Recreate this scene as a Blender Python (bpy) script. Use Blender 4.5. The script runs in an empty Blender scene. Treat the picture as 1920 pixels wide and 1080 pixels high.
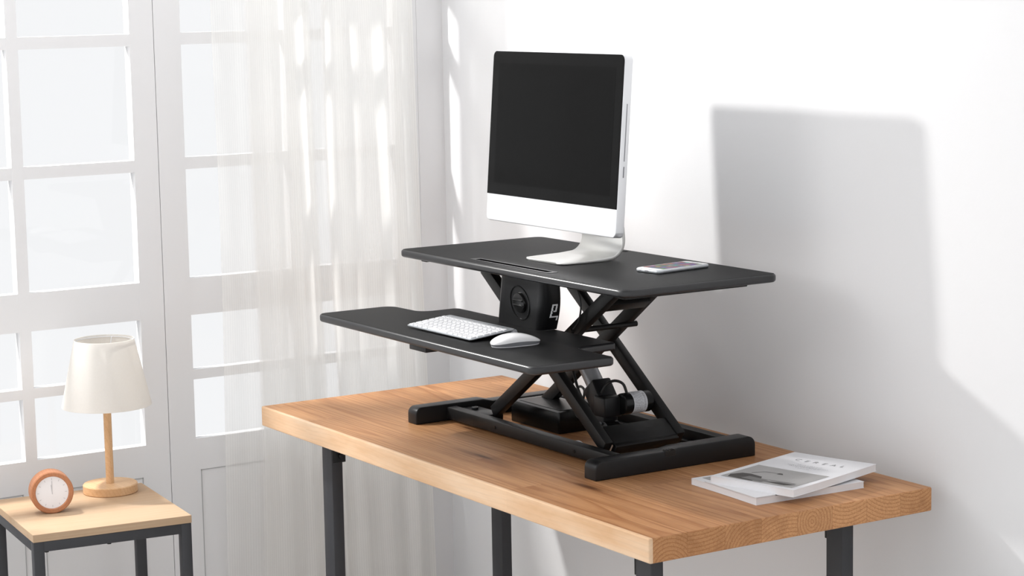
import bpy, bmesh, math, random
from mathutils import Vector, Matrix
random.seed(7)
SC = bpy.context.scene
COL = SC.collection
H = 0.75            # height of the desk top; most coordinates below are measured from the desk's front left top corner
R = math.radians

# ------------------------------------------------------------------ materials
def new_mat(name):
    m = bpy.data.materials.new(name); m.use_nodes = True
    nt = m.node_tree
    return m, nt, nt.nodes['Principled BSDF']

def simple(name, col, rough=0.5, metal=0.0, spec=0.5, bump=0.0, bscale=400.0, coat=0.0, ior=None):
    m, nt, b = new_mat(name)
    b.inputs['Base Color'].default_value = (*col, 1)
    b.inputs['Roughness'].default_value = rough
    b.inputs['Metallic'].default_value = metal
    b.inputs['Specular IOR Level'].default_value = spec
    if coat: b.inputs['Coat Weight'].default_value = coat
    if ior: b.inputs['IOR'].default_value = ior
    if bump:
        tc = nt.nodes.new('ShaderNodeTexCoord')
        n = nt.nodes.new('ShaderNodeTexNoise'); n.inputs['Scale'].default_value = bscale; n.inputs['Detail'].default_value = 3
        bp = nt.nodes.new('ShaderNodeBump'); bp.inputs['Strength'].default_value = bump; bp.inputs['Distance'].default_value = 0.001
        nt.links.new(tc.outputs['Object'], n.inputs['Vector'])
        nt.links.new(n.outputs['Fac'], bp.inputs['Height'])
        nt.links.new(bp.outputs['Normal'], b.inputs['Normal'])
    return m

class NB:
    """small node builder"""
    def __init__(s, nt): s.nt = nt
    def node(s, t, **kw):
        n = s.nt.nodes.new(t)
        for k, v in kw.items(): setattr(n, k, v)
        return n
    def link(s, a, b): s.nt.links.new(a, b)
    def val(s, sock, v):
        if hasattr(v, 'is_output'): s.link(v, sock)
        else: sock.default_value = v
    def math(s, op, a, b=0.0, c=0.0):
        n = s.node('ShaderNodeMath', operation=op)
        s.val(n.inputs[0], a); s.val(n.inputs[1], b); s.val(n.inputs[2], c)
        return n.outputs[0]
    def comb(s, x, y, z):
        n = s.node('ShaderNodeCombineXYZ')
        for i, v in enumerate((x, y, z)): s.val(n.inputs[i], v)
        return n.outputs[0]
    def noise(s, vec, scale=1.0, detail=3.0, rough=0.5):
        n = s.node('ShaderNodeTexNoise'); s.link(vec, n.inputs['Vector'])
        n.inputs['Scale'].default_value = scale; n.inputs['Detail'].default_value = detail; n.inputs['Roughness'].default_value = rough
        return n.outputs['Fac']
    def white(s, vec):
        n = s.node('ShaderNodeTexWhiteNoise', noise_dimensions='3D'); s.link(vec, n.inputs['Vector'])
        return n.outputs['Value'], n.outputs['Color']
    def mix(s, f, a, b, mode='MIX'):
        n = s.node('ShaderNodeMix', data_type='RGBA', blend_type=mode)
        s.val(n.inputs[0], f); s.val(n.inputs[6], a); s.val(n.inputs[7], b)
        return n.outputs[2]
    def ramp(s, fac, stops):
        n = s.node('ShaderNodeValToRGB')
        el = n.color_ramp.elements
        while len(el) < len(stops): el.new(0.5)
        for e, (p, c) in zip(el, stops):
            e.position = p; e.color = (*c, 1) if len(c) == 3 else c
        s.link(fac, n.inputs[0]); return n.outputs[0]

def wood_planks(name, plank, seglen, freq, light, mid, dark, rough=0.42, knots=(), ringmix=0.5, tone=0.55, axis='x', lit_edge=None, zoff=0.0):
    """solid wood glued up from planks: growth rings around a pith line that runs along each plank, so the
    faces along the planks show grain and the cut ends show arcs"""
    m, nt, b = new_mat(name); n = NB(nt)
    tc = n.node('ShaderNodeTexCoord'); sp = n.node('ShaderNodeSeparateXYZ'); n.link(tc.outputs['Object'], sp.inputs[0])
    x, y, z = sp.outputs
    if axis == 'y': x, y = y, x
    if zoff: z = n.math('SUBTRACT', z, zoff)
    i = n.math('FLOOR', n.math('DIVIDE', y, plank))
    r0, c0 = n.white(n.comb(i, 3.1, 0.7))
    sgm = n.math('FLOOR', n.math('DIVIDE', n.math('ADD', x, n.math('MULTIPLY', r0, 5.0)), seglen))
    r1, c1 = n.white(n.comb(i, sgm, 1.9))
    s1 = n.node('ShaderNodeSeparateColor'); n.link(c1, s1.inputs[0])
    ra, rb, rc = s1.outputs
    yl = n.math('SUBTRACT', y, n.math('MULTIPLY', n.math('ADD', i, 0.5), plank))
    wob = n.noise(n.comb(n.math('MULTIPLY', x, 1.6), n.math('ADD', n.math('MULTIPLY', y, 5.0), n.math('MULTIPLY', ra, 9.0)), n.math('MULTIPLY', z, 5.0)), 1.0, 0.0, 0.5)
    yy = n.math('ADD', n.math('ADD', yl, n.math('MULTIPLY', n.math('SUBTRACT', ra, 0.5), plank*1.2)), n.math('MULTIPLY', n.math('SUBTRACT', wob, 0.5), 0.06))
    zz = n.math('ADD', n.math('ADD', z, n.math('MULTIPLY', n.math('SUBTRACT', rb, 0.5), 0.30)), n.math('MULTIPLY', n.math('SUBTRACT', wob, 0.5), 0.03))
    rad = n.math('SQRT', n.math('ADD', n.math('MULTIPLY', yy, yy), n.math('MULTIPLY', zz, zz)))
    ring = n.math('FRACT', n.math('ADD', n.math('MULTIPLY', rad, freq), n.math('MULTIPLY', wob, 0.6)))
    fib = n.noise(n.comb(n.math('MULTIPLY', x, 5.0), n.math('MULTIPLY', y, 330.0), n.math('MULTIPLY', z, 330.0)), 1.0, 2.0, 0.6)
    big = n.noise(n.comb(n.math('MULTIPLY', x, 3.0), n.math('MULTIPLY', y, 14.0), n.math('MULTIPLY', z, 14.0)), 1.0, 4.0, 0.6)
    ringc = n.ramp(ring, [(0.0, (0.0,)*3), (0.55, (0.12,)*3), (0.86, (1.0,)*3), (1.0, (0.0,)*3)])
    col = n.mix(n.math('MULTIPLY', ringc, ringmix), (*light, 1), (*mid, 1))
    col = n.mix(n.ramp(big, [(0.50, (0,)*3), (0.78, (0.55,)*3)]), col, (*dark, 1))
    tint = n.ramp(rc, [(0.0, (1.0,)*3), (0.5, ((1+tone)/2,)*3), (1.0, (tone, tone*0.94, tone*0.88))])
    col = n.mix(0.8, col, tint, 'MULTIPLY')
    col = n.mix(n.ramp(fib, [(0.44, (0.0,)*3), (0.72, (0.42,)*3)]), col, (*dark, 1))
    # glue lines
    e = n.math('ABSOLUTE', yl); gl = n.math('GREATER_THAN', e, plank/2-0.0006)
    col = n.mix(n.math('MULTIPLY', gl, 0.35), col, (*dark, 1))
    if lit_edge is not None:                                     # light on the front edge, painted in as a paler strip
        lit_mask = n.math('LESS_THAN', y, lit_edge)
        col = n.mix(n.math('MULTIPLY', lit_mask, 0.72), col, n.mix(n.ramp(big, [(0.35, (0.0,)*3), (0.7, (1.0,)*3)]), (0.84, 0.66, 0.48, 1), (0.70, 0.45, 0.26, 1)))
    for kx, ky, rx, ry in knots:
        dx = n.math('DIVIDE', n.math('SUBTRACT', x, kx), rx); dy = n.math('DIVIDE', n.math('SUBTRACT', y, ky), ry)
        d = n.math('SQRT', n.math('ADD', n.math('MULTIPLY', dx, dx), n.math('MULTIPLY', dy, dy)))
        d = n.math('ADD', d, n.math('MULTIPLY', n.math('SUBTRACT', big, 0.5), 0.9))
        k = n.ramp(n.math('DIVIDE', d, 3.0), [(0.0, (0.95,)*3), (0.2, (0.8,)*3), (0.4, (0.3,)*3), (1.0, (0.0,)*3)])
        col = n.mix(k, col, (dark[0]*0.35, dark[1]*0.3, dark[2]*0.3, 1))
    n.link(col, b.inputs['Base Color'])
    b.inputs['Roughness'].default_value = rough
    b.inputs['Specular IOR Level'].default_value = 0.5; b.inputs['IOR'].default_value = 1.22
    bp = n.node('ShaderNodeBump'); bp.inputs['Strength'].default_value = 0.25; bp.inputs['Distance'].default_value = 0.0006
    n.link(n.math('ADD', fib, n.math('MULTIPLY', ringc, 0.4)), bp.inputs['Height']); n.link(bp.outputs[0], b.inputs['Normal'])
    return m

M = {}
M['desk_wood'] = wood_planks('desk_wood', 0.094, 0.95, 125, (0.64, 0.340, 0.162), (0.42, 0.178, 0.072), (0.23, 0.088, 0.034),
                             rough=0.42, ringmix=0.75, tone=0.72, lit_edge=-0.367, zoff=0.724, knots=((0.42, -0.215, 0.055, 0.011), (0.02, -0.235, 0.05, 0.008), (-0.28, -0.09, 0.03, 0.006)))
M['table_wood'] = wood_planks('table_wood', 1.0, 9.0, 90, (0.52, 0.375, 0.250), (0.47, 0.320, 0.200), (0.40, 0.265, 0.16), rough=0.5, ringmix=0.35, tone=0.95, axis='y')
M['lamp_wood'] = wood_planks('lamp_wood', 1.0, 9.0, 120, (0.76, 0.51, 0.30), (0.66, 0.40, 0.21), (0.55, 0.32, 0.16), rough=0.42, ringmix=0.5, tone=0.95)
M['clock_wood'] = wood_planks('clock_wood', 1.0, 9.0, 100, (0.54, 0.25, 0.135), (0.46, 0.20, 0.10), (0.36, 0.15, 0.08), rough=0.5, ringmix=0.4, tone=0.95)
M['black_metal'] = simple('black_metal', (0.009, 0.0085, 0.0085), 0.42, 0, 0.5, 0.15, 900, ior=1.36)
M['black_plastic'] = simple('black_plastic', (0.010, 0.010, 0.0108), 0.34, 0, 0.5, 0.12, 700, ior=1.36)
M['black_satin'] = simple('black_satin', (0.007, 0.007, 0.007), 0.25, 0, 0.5, ior=1.36)
M['laminate'] = simple('laminate', (0.010, 0.010, 0.0105), 0.48, 0, 0.5, 0.35, 800, ior=1.17)
M['edge_band'] = simple('edge_band', (0.013, 0.013, 0.0145), 0.30, 0, 0.6)
M['groove'] = simple('groove', (0.006, 0.006, 0.006), 0.4)
M['steel'] = simple('steel', (0.42, 0.43, 0.45), 0.42, 0.55)
M['leg_metal'] = simple('leg_metal', (0.030, 0.031, 0.036), 0.5, 0, 0.5, 0.1, 900)
M['alu'] = simple('alu', (0.85, 0.86, 0.88), 0.38, 0.55, 0.5)
M['alu_stand'] = simple('alu_stand', (0.80, 0.80, 0.78), 0.36, 0.8, 0.5)
M['alu_keys'] = simple('alu_keys', (0.62, 0.65, 0.68), 0.35, 0.8, 0.5)
M['white_plastic'] = simple('white_plastic', (0.74, 0.745, 0.765), 0.35, 0, 0.4)
M['white_gloss'] = simple('white_gloss', (0.86, 0.86, 0.87), 0.12, 0, 0.5)
M['silver_dark'] = simple('silver_dark', (0.36, 0.37, 0.40), 0.35, 0.5, 0.5)
M['key_mark'] = simple('key_mark', (0.22, 0.22, 0.24), 0.5)
M['screen_glass'] = simple('screen_glass', (0.008, 0.008, 0.008), 0.10, 0, 0.5, ior=1.14)
M['display_black'] = simple('display_black', (0.0065, 0.0065, 0.0065), 0.12, 0, 0.5, ior=1.12)
M['paint'] = simple('wall_paint', (0.785, 0.788, 0.80), 0.75, 0, 0.25, 0.15, 120)
M['window_paint'] = simple('window_paint', (0.80, 0.80, 0.81), 0.5, 0, 0.35)
M['groove_shade'] = simple('groove_shade', (0.42, 0.42, 0.42), 0.8)
M['paper'] = simple('paper', (0.80, 0.80, 0.82), 0.55, 0, 0.4)
M['cover'] = simple('cover', (0.83, 0.83, 0.855), 0.35, 0, 0.5)
M['ink'] = simple('ink', (0.30, 0.30, 0.31), 0.6)
M['photo_grey'] = simple('photo_grey', (0.40, 0.39, 0.385), 0.4, ior=1.25)
M['photo_dark'] = simple('photo_dark', (0.07, 0.066, 0.063), 0.4, ior=1.25)
M['photo_mid'] = simple('photo_mid', (0.19, 0.185, 0.18), 0.4, ior=1.25)
M['slot_bright'] = simple('slot_bright', (0.85, 0.85, 0.86), 0.5)
M['label_white'] = simple('label_white', (0.66, 0.67, 0.70), 0.4)
M['rubber'] = simple('rubber', (0.010, 0.010, 0.010), 0.5)
M['dial_white'] = simple('dial_white', (0.90, 0.91, 0.95), 0.45)
M['dial_mark'] = simple('dial_mark', (0.60, 0.61, 0.65), 0.5)

def mat_floor():
    m, nt, b = new_mat('floor_boards'); n = NB(nt)
    tc = n.node('ShaderNodeTexCoord'); sp = n.node('ShaderNodeSeparateXYZ'); n.link(tc.outputs['Object'], sp.inputs[0])
    x, y, z = sp.outputs
    i = n.math('FLOOR', n.math('DIVIDE', x, 0.14)); r, _ = n.white(n.comb(i, 1.0, 2.0))
    g = n.noise(n.comb(n.math('MULTIPLY', x, 60.0), n.math('MULTIPLY', y, 2.5), r), 1.0, 4.0)
    col = n.mix(g, (0.80, 0.79, 0.77, 1), (0.68, 0.66, 0.63, 1))
    e = n.math('LESS_THAN', n.math('FRACT', n.math('DIVIDE', x, 0.14)), 0.012)
    col = n.mix(n.math('MULTIPLY', e, 0.5), col, (0.4, 0.38, 0.35, 1))
    n.link(col, b.inputs['Base Color']); b.inputs['Roughness'].default_value = 0.5
    return m
M['floor'] = mat_floor()

def mat_glass():
    m, nt, b = new_mat('pane_glass'); n = NB(nt); nt.nodes.remove(b)
    out = nt.nodes['Material Output']
    t = n.node('ShaderNodeBsdfTransparent'); t.inputs[0].default_value = (0.885, 0.885, 0.885, 1)
    g = n.node('ShaderNodeBsdfGlossy'); g.inputs['Roughness'].default_value = 0.02
    lw = n.node('ShaderNodeLayerWeight'); fr = n.math('ADD', 0.02, n.math('MULTIPLY', n.math('POWER', lw.outputs['Facing'], 5.0), 0.5))
    mx = n.node('ShaderNodeMixShader'); n.link(fr, mx.inputs[0]); n.link(t.outputs[0], mx.inputs[1]); n.link(g.outputs[0], mx.inputs[2])
    n.link(mx.outputs[0], out.inputs['Surface'])
    return m
M['glass'] = mat_glass()

def mat_curtain():
    m, nt, b = new_mat('sheer_voile'); n = NB(nt); nt.nodes.remove(b)
    out = nt.nodes['Material Output']
    uv = n.node('ShaderNodeUVMap'); uv.uv_map = 'cloth'
    sp = n.node('ShaderNodeSeparateXYZ'); n.link(uv.outputs[0], sp.inputs[0])
    u = sp.outputs[0]
    st = n.math('FRACT', n.math('MULTIPLY', u, 150.0))
    stripe = n.ramp(st, [(0.0, (0.0,)*3), (0.25, (1.0,)*3), (0.6, (1.0,)*3), (0.85, (0.0,)*3)])
    rnd = n.noise(n.comb(n.math('MULTIPLY', u, 60.0), 0.0, 0.0), 1.0, 3.0)
    gather = sp.outputs[1]                                  # how tightly the cloth is gathered
    op = n.math('MULTIPLY', n.math('ADD', n.math('ADD', 0.86, n.math('MULTIPLY', stripe, 0.06)), n.math('MULTIPLY', rnd, 0.10)), gather)
    d = n.node('ShaderNodeBsdfDiffuse'); d.inputs[0].default_value = (0.94, 0.93, 0.905, 1)
    tl = n.node('ShaderNodeBsdfTranslucent'); tl.inputs[0].default_value = (0.94, 0.935, 0.91, 1)
    mx = n.node('ShaderNodeMixShader'); mx.inputs[0].default_value = 0.5
    n.link(d.outputs[0], mx.inputs[1]); n.link(tl.outputs[0], mx.inputs[2])
    t = n.node('ShaderNodeBsdfTransparent')
    m2 = n.node('ShaderNodeMixShader'); n.link(op, m2.inputs[0]); n.link(t.outputs[0], m2.inputs[1]); n.link(mx.outputs[0], m2.inputs[2])
    n.link(m2.outputs[0], out.inputs['Surface'])
    return m
M['curtain'] = mat_curtain()

def mat_shade():
    m, nt, b = new_mat('linen_shade'); n = NB(nt)
    out = nt.nodes['Material Output']
    tc = n.node('ShaderNodeTexCoord')
    nz = n.node('ShaderNodeTexNoise'); nz.inputs['Scale'].default_value = 260; nz.inputs['Detail'].default_value = 4
    n.link(tc.outputs['Object'], nz.inputs['Vector'])
    w = n.node('ShaderNodeTexWave'); w.bands_direction = 'Z'; w.inputs['Scale'].default_value = 260; w.inputs['Distortion'].default_value = 4
    n.link(tc.outputs['Object'], w.inputs['Vector'])
    col = n.mix(n.math('MULTIPLY', n.math('ADD', nz.outputs['Fac'], w.outputs['Fac']), 0.45), (0.96, 0.945, 0.92, 1), (0.87, 0.84, 0.79, 1))
    n.link(col, b.inputs['Base Color']); b.inputs['Roughness'].default_value = 0.9; b.inputs['Specular IOR Level'].default_value = 0.1
    tl = n.node('ShaderNodeBsdfTranslucent'); n.link(col, tl.inputs[0])
    mx = n.node('ShaderNodeMixShader'); mx.inputs[0].default_value = 0.35
    n.link(b.outputs[0], mx.inputs[1]); n.link(tl.outputs[0], mx.inputs[2]); n.link(mx.outputs[0], out.inputs['Surface'])
    bp = n.node('ShaderNodeBump'); bp.inputs['Strength'].default_value = 0.2; bp.inputs['Distance'].default_value = 0.0008
    n.link(w.outputs['Fac'], bp.inputs['Height']); n.link(bp.outputs[0], b.inputs['Normal'])
    return m
M['shade'] = mat_shade()

def mat_phone_screen():
    m, nt, b = new_mat('phone_home_screen'); n = NB(nt)
    tc = n.node('ShaderNodeTexCoord'); sp = n.node('ShaderNodeSeparateXYZ'); n.link(tc.outputs['Object'], sp.inputs[0])
    x, y, z = sp.outputs
    gx = n.math('DIVIDE', n.math('ADD', x, 0.036), 0.018); gy = n.math('DIVIDE', n.math('ADD', y, 0.066), 0.019)
    v, c = n.white(n.comb(n.math('FLOOR', gx), n.math('FLOOR', gy), 5.0))
    fx = n.math('ABSOLUTE', n.math('SUBTRACT', n.math('FRACT', gx), 0.5)); fy = n.math('ABSOLUTE', n.math('SUBTRACT', n.math('FRACT', gy), 0.5))
    inside = n.math('LESS_THAN', n.math('MAXIMUM', fx, fy), 0.36)
    hs = n.node('ShaderNodeHueSaturation'); hs.inputs['Saturation'].default_value = 1.6; hs.inputs['Value'].default_value = 0.26; n.link(c, hs.inputs['Color'])
    bgn = n.noise(n.comb(n.math('MULTIPLY', x, 30.0), n.math('MULTIPLY', y, 30.0), 0.0), 1.0, 2.0)
    bg = n.ramp(bgn, [(0.3, (0.02, 0.01, 0.03)), (0.5, (0.10, 0.02, 0.04)), (0.62, (0.02, 0.02, 0.05)), (0.8, (0.25, 0.03, 0.05))])
    col = n.mix(inside, bg, hs.outputs[0])
    b.inputs['Base Color'].default_value = (0.012, 0.012, 0.013, 1); b.inputs['Roughness'].default_value = 0.15
    n.link(col, b.inputs['Emission Color']); b.inputs['Emission Strength'].default_value = 0.9; b.inputs['IOR'].default_value = 1.06; b.inputs['Specular IOR Level'].default_value = 0.5
    return m
M['phone_screen'] = mat_phone_screen()

# ------------------------------------------------------------------ geometry helpers
def link_new(name, data):
    o = bpy.data.objects.new(name, data); COL.objects.link(o); return o

def thing(name, label, cat, loc=(0, 0, 0), rz=0.0, group=None):
    o = link_new(name, None); o.location = loc; o.rotation_euler = (0, 0, rz); o.empty_display_size = 0.05
    o['label'] = label; o['category'] = cat
    if group: o['group'] = group
    o['_abs'] = False
    return o

def root_of(o):
    while o.parent: o = o.parent
    return o

def obj(name, bm, mat, parent=None, smooth=False, absolute=False, angle=35):
    """absolute: the shape was built in desk coordinates; shift it into its (unrotated) thing"""
    if absolute and parent is not None:
        bmesh.ops.translate(bm, verts=bm.verts, vec=Vector((0, 0, H)) - root_of(parent).location)
    elif absolute:
        bmesh.ops.translate(bm, verts=bm.verts, vec=Vector((0, 0, H)))
    bmesh.ops.recalc_face_normals(bm, faces=bm.faces)
    me = bpy.data.meshes.new(name); bm.to_mesh(me); bm.free()
    for mm in (mat if isinstance(mat, (list, tuple)) else [mat]): me.materials.append(mm)
    if smooth:
        me.polygons.foreach_set('use_smooth', [True]*len(me.polygons))
        me.set_sharp_from_angle(angle=R(angle))
    o = link_new(name, me)
    if parent is not None: o.parent = parent
    return o

def struct(name, bm, mat, parent=None, **kw):
    o = obj(name, bm, mat, parent, **kw)
    if parent is None: o['kind'] = 'structure'
    return o

def nb(): return bmesh.new()

def merge(bm, b2, mtx=None):
    me = bpy.data.meshes.new('tmp'); b2.to_mesh(me); b2.free()
    if mtx is not None: me.transform(mtx)
    bm.from_mesh(me); bpy.data.meshes.remove(me)

def box(bm, x0, x1, y0, y1, z0, z1, r=0.0, seg=2, mtx=None, mi=0):
    b = bmesh.new(); bmesh.ops.create_cube(b, size=1.0)
    bmesh.ops.scale(b, vec=(x1-x0, y1-y0, z1-z0), verts=b.verts)
    bmesh.ops.translate(b, vec=((x0+x1)/2, (y0+y1)/2, (z0+z1)/2), verts=b.verts)
    if r: bmesh.ops.bevel(b, geom=b.edges[:], offset=r, segments=seg, profile=0.5, affect='EDGES')
    for f in b.faces: f.material_index = mi
    merge(bm, b, mtx); return bm

def round_poly(pts, seg=6):
    """pts: (x, y, r) -> outline with corners rounded to r"""
    out = []; n = len(pts)
    for i in range(n):
        p = Vector(pts[i][:2]); r = pts[i][2]
        a = Vector(pts[i-1][:2]); c = Vector(pts[(i+1) % n][:2])
        if r <= 0: out.append(p); continue
        d1 = (a-p).normalized(); d2 = (c-p).normalized()
        ang = d1.angle(d2); t = r/math.tan(ang/2)
        t = min(t, (a-p).length*0.49, (c-p).length*0.49); rr = t*math.tan(ang/2)
        cen = p + (d1+d2).normalized()*(rr/math.sin(ang/2))
        s = p+d1*t-cen; e = p+d2*t-cen
        a0 = math.atan2(s.y, s.x); a1 = math.atan2(e.y, e.x); da = (a1-a0+math.pi) % (2*math.pi)-math.pi
        for k in range(seg+1):
            q = a0+da*k/seg; out.append(cen+Vector((math.cos(q), math.sin(q)))*rr)
    return out

def prism(bm, outline, z0, z1, r=0.0, seg=3, mtx=None, mi=0):
    """extrude an xy outline from z0 to z1; r rounds the rims"""
    b = bmesh.new()
    vs = [b.verts.new((p[0], p[1], z0)) for p in outline]
    f = b.faces.new(vs)
    ret = bmesh.ops.extrude_face_region(b, geom=[f])
    up = [v for v in ret['geom'] if isinstance(v, bmesh.types.BMVert)]
    bmesh.ops.translate(b, vec=(0, 0, z1-z0), verts=up)
    bmesh.ops.recalc_face_normals(b, faces=b.faces)
    if r:
        ed = [e for e in b.edges if abs(e.verts[0].co.z-e.verts[1].co.z) < 1e-7]
        bmesh.ops.bevel(b, geom=ed, offset=r, segments=seg, profile=0.5, affect='EDGES', clamp_overlap=True)
    for q in b.faces: q.material_index = mi
    merge(bm, b, mtx); return bm

def rect(x0, x1, y0, y1, r, seg=6):
    return round_poly([(x0, y0, r), (x1, y0, r), (x1, y1, r), (x0, y1, r)], seg)

def cyl(bm, p0, p1, r0, r1=None, seg=24, caps=True, bev=0.0, mi=0):
    p0 = Vector(p0); p1 = Vector(p1); d = p1-p0; L = d.length
    b = bmesh.new()
    bmesh.ops.create_cone(b, cap_ends=caps, cap_tris=False, segments=seg, radius1=r0, radius2=r0 if r1 is None else r1, depth=L)
    if bev:
        ed = [e for e in b.edges if abs(e.verts[0].co.z-e.verts[1].co.z) < 1e-7 and len(e.link_faces) == 2]
        bmesh.ops.bevel(b, geom=ed, offset=bev, segments=2, profile=0.5, affect='EDGES')
    for f in b.faces: f.material_index = mi
    m = Matrix.Translation((p0+p1)/2) @ d.to_track_quat('Z', 'Y').to_matrix().to_4x4()
    merge(bm, b, m); return bm

def lathe(bm, prof, seg=48, mtx=None):
    """prof: (radius, z) from bottom to top; r = 0 closes"""
    b = bmesh.new(); rings = []
    for r, z in prof:
        if r < 1e-6: rings.append([b.verts.new((0, 0, z))])
        else: rings.append([b.verts.new((r*math.cos(2*math.pi*k/seg), r*math.sin(2*math.pi*k/seg), z)) for k in range(seg)])
    for a, c in zip(rings, rings[1:]):
        for k in range(seg):
            l = (k+1) % seg
            if len(a) == 1 and len(c) == 1: continue
            if len(a) == 1: b.faces.new((a[0], c[k], c[l]))
            elif len(c) == 1: b.faces.new((a[k], a[l], c[0]))
            else: b.faces.new((a[k], a[l], c[l], c[k]))
    merge(bm, b, mtx); return bm

def tube(bm, pts, r, seg=8, sub=6):
    """round cable along a Catmull-Rom path"""
    P = [Vector(p) for p in pts]; path = []
    for i in range(len(P)-1):
        a = P[max(i-1, 0)]; b_ = P[i]; c = P[i+1]; d = P[min(i+2, len(P)-1)]
        for k in range(sub):
            t = k/sub
            path.append(0.5*((2*b_)+(c-a)*t+(2*a-5*b_+4*c-d)*t*t+(3*b_-a-3*c+d)*t**3))
    path.append(P[-1])
    b = bmesh.new(); rings = []; up = Vector((0.13, 0.31, 0.94))
    for i, p in enumerate(path):
        t = (path[min(i+1, len(path)-1)]-path[max(i-1, 0)]).normalized()
        u = up.cross(t)
        if u.length < 1e-3: u = Vector((1, 0, 0)).cross(t)
        u.normalize(); v = t.cross(u)
        rings.append([b.verts.new(p+(u*math.cos(2*math.pi*k/seg)+v*math.sin(2*math.pi*k/seg))*r) for k in range(seg)])
    for a, c in zip(rings, rings[1:]):
        for k in range(seg): b.faces.new((a[k], a[(k+1) % seg], c[(k+1) % seg], c[k]))
    b.faces.new(rings[0][::-1]); b.faces.new(rings[-1])
    merge(bm, b); return bm

def beam(bm, p0, p1, w, y0, y1, r=0.0015):
    """rectangular tube in an xz plane: from p0 to p1 (x, z), w wide, from y0 to y1"""
    d = Vector((p1[0]-p0[0], 0, p1[1]-p0[1])); L = d.length
    ang = math.atan2(d.z, d.x)
    m = Matrix.Translation(((p0[0]+p1[0])/2, 0, (p0[1]+p1[1])/2)) @ Matrix.Rotation(-ang, 4, 'Y')
    return box(bm, -L/2, L/2, y0, y1, -w/2, w/2, r, 2, m)

def cut(o, bm):
    """carve the shape in bm out of mesh object o (same local coordinates)"""
    bmesh.ops.recalc_face_normals(bm, faces=bm.faces)
    me = bpy.data.meshes.new('cutter'); bm.to_mesh(me); bm.free()
    c = link_new('cutter', me); c.parent = o.parent
    md = o.modifiers.new('cut', 'BOOLEAN'); md.operation = 'DIFFERENCE'; md.solver = 'EXACT'; md.object = c
    bpy.context.view_layer.update()
    dg = bpy.context.evaluated_depsgraph_get()
    new = bpy.data.meshes.new_from_object(o.evaluated_get(dg))
    o.modifiers.clear(); old = o.data; nm = old.name; o.data = new; bpy.data.meshes.remove(old); new.name = nm
    bpy.data.objects.remove(c); bpy.data.meshes.remove(me)

# ------------------------------------------------------------------ the room
YW, XW = 0.80, -0.375          # back wall and window wall (desk coordinates)
b = nb(); box(b, XW-0.1, 6.5, -6.0, YW+0.1, -H-0.1, -H); struct('floor', b, M['floor'], absolute=True)
b = nb(); box(b, XW-0.12, 4.2, YW, YW+0.1, -H, 2.05); struct('wall_back', b, M['paint'], absolute=True)

b = nb(); box(b, XW-0.12, 6.5, -6.0, YW+0.1, 2.05, 2.15); struct('ceiling', b, M['paint'], absolute=True)

# window wall: glazed doors side by side; each door has two columns of panes
ROWS = [(-0.147, 0.020), (0.047, 0.200), (0.302, 0.602), (0.634, 0.940), (0.972, 1.095)]
TOP = 1.135
def glazed_door(name, y0, y1, cols, panelz=-0.235):
    """slab with openings, glass, lower raised panels and a seam along its edges"""
    ox = XW; th = 0.034
    fr = nb()
    ys = [y0] + [v for c in cols for v in c] + [y1]
    # stiles and mullions
    for k in range(0, len(ys), 2):
        w0, w1 = ys[k], ys[k+1]
        inner = 0 < k < len(ys)-2
        z0, z1 = (ROWS[0][0], ROWS[-1][1]) if inner else (-H+0.004, TOP)
        box(fr, ox-th, ox, w0 + (0.0005 if k == 0 else 0), w1 - (0.0005 if k == len(ys)-2 else 0), z0, z1)
    ya, yb = ys[1], ys[-2]
    # rails
    zz = [-H+0.004] + [v for r in ROWS for v in r] + [TOP]
    for k in range(0, len(zz), 2):
        box(fr, ox-th+0.0004, ox-0.0004, ya, yb, zz[k], zz[k+1])
    d = struct(name, fr, M['window_paint'], absolute=True)
    d.location = (0, 0, 0)
    for c0, c1 in cols:
        for r0, r1 in ROWS:
            g = nb(); box(g, ox-0.018, ox-0.015, c0-0.004, c1+0.004, r0-0.004, r1+0.004)
            bmesh.ops.translate(g, verts=g.verts, vec=(0, 0, H))
            obj('pane', g, M['glass'], d)
    # fielded panel below the panes: grey strips paint the shade of a groove
    for c0, c1 in cols:
        g = nb()
        a0, a1, zt, zb = c0+0.012, c1-0.012, panelz, -H+0.09
        w = 0.0022
        for (p0, p1, q0, q1) in ((a0, a1, zt-w, zt), (a0, a1, zb, zb+w), (a0, a0+w, zb, zt), (a1-w, a1, zb, zt)):
            box(g, ox-0.0005, ox+0.0009, p0, p1, q0, q1)
        bmesh.ops.translate(g, verts=g.verts, vec=(0, 0, H))
        obj('panel_groove_shade', g, M['groove_shade'], d)
    return d
glazed_door('door_1', -0.9042, -0.1004, [(-0.822, -0.512), (-0.480, -0.170)])
glazed_door('door_2', -0.0996, 0.7138, [(-0.022, 0.290), (0.322, 0.636)])
glazed_door('door_3', -1.710, -0.9048, [(-1.630, -1.320), (-1.290, -0.978)])
b = nb(); box(b, XW-0.05, XW, 0.714, YW, -H, 1.80); box(b, XW-0.05, XW, -1.80, 0.714, 1.75, 1.80)
struct('trim_1', b, M['window_paint'], absolute=True)
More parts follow.
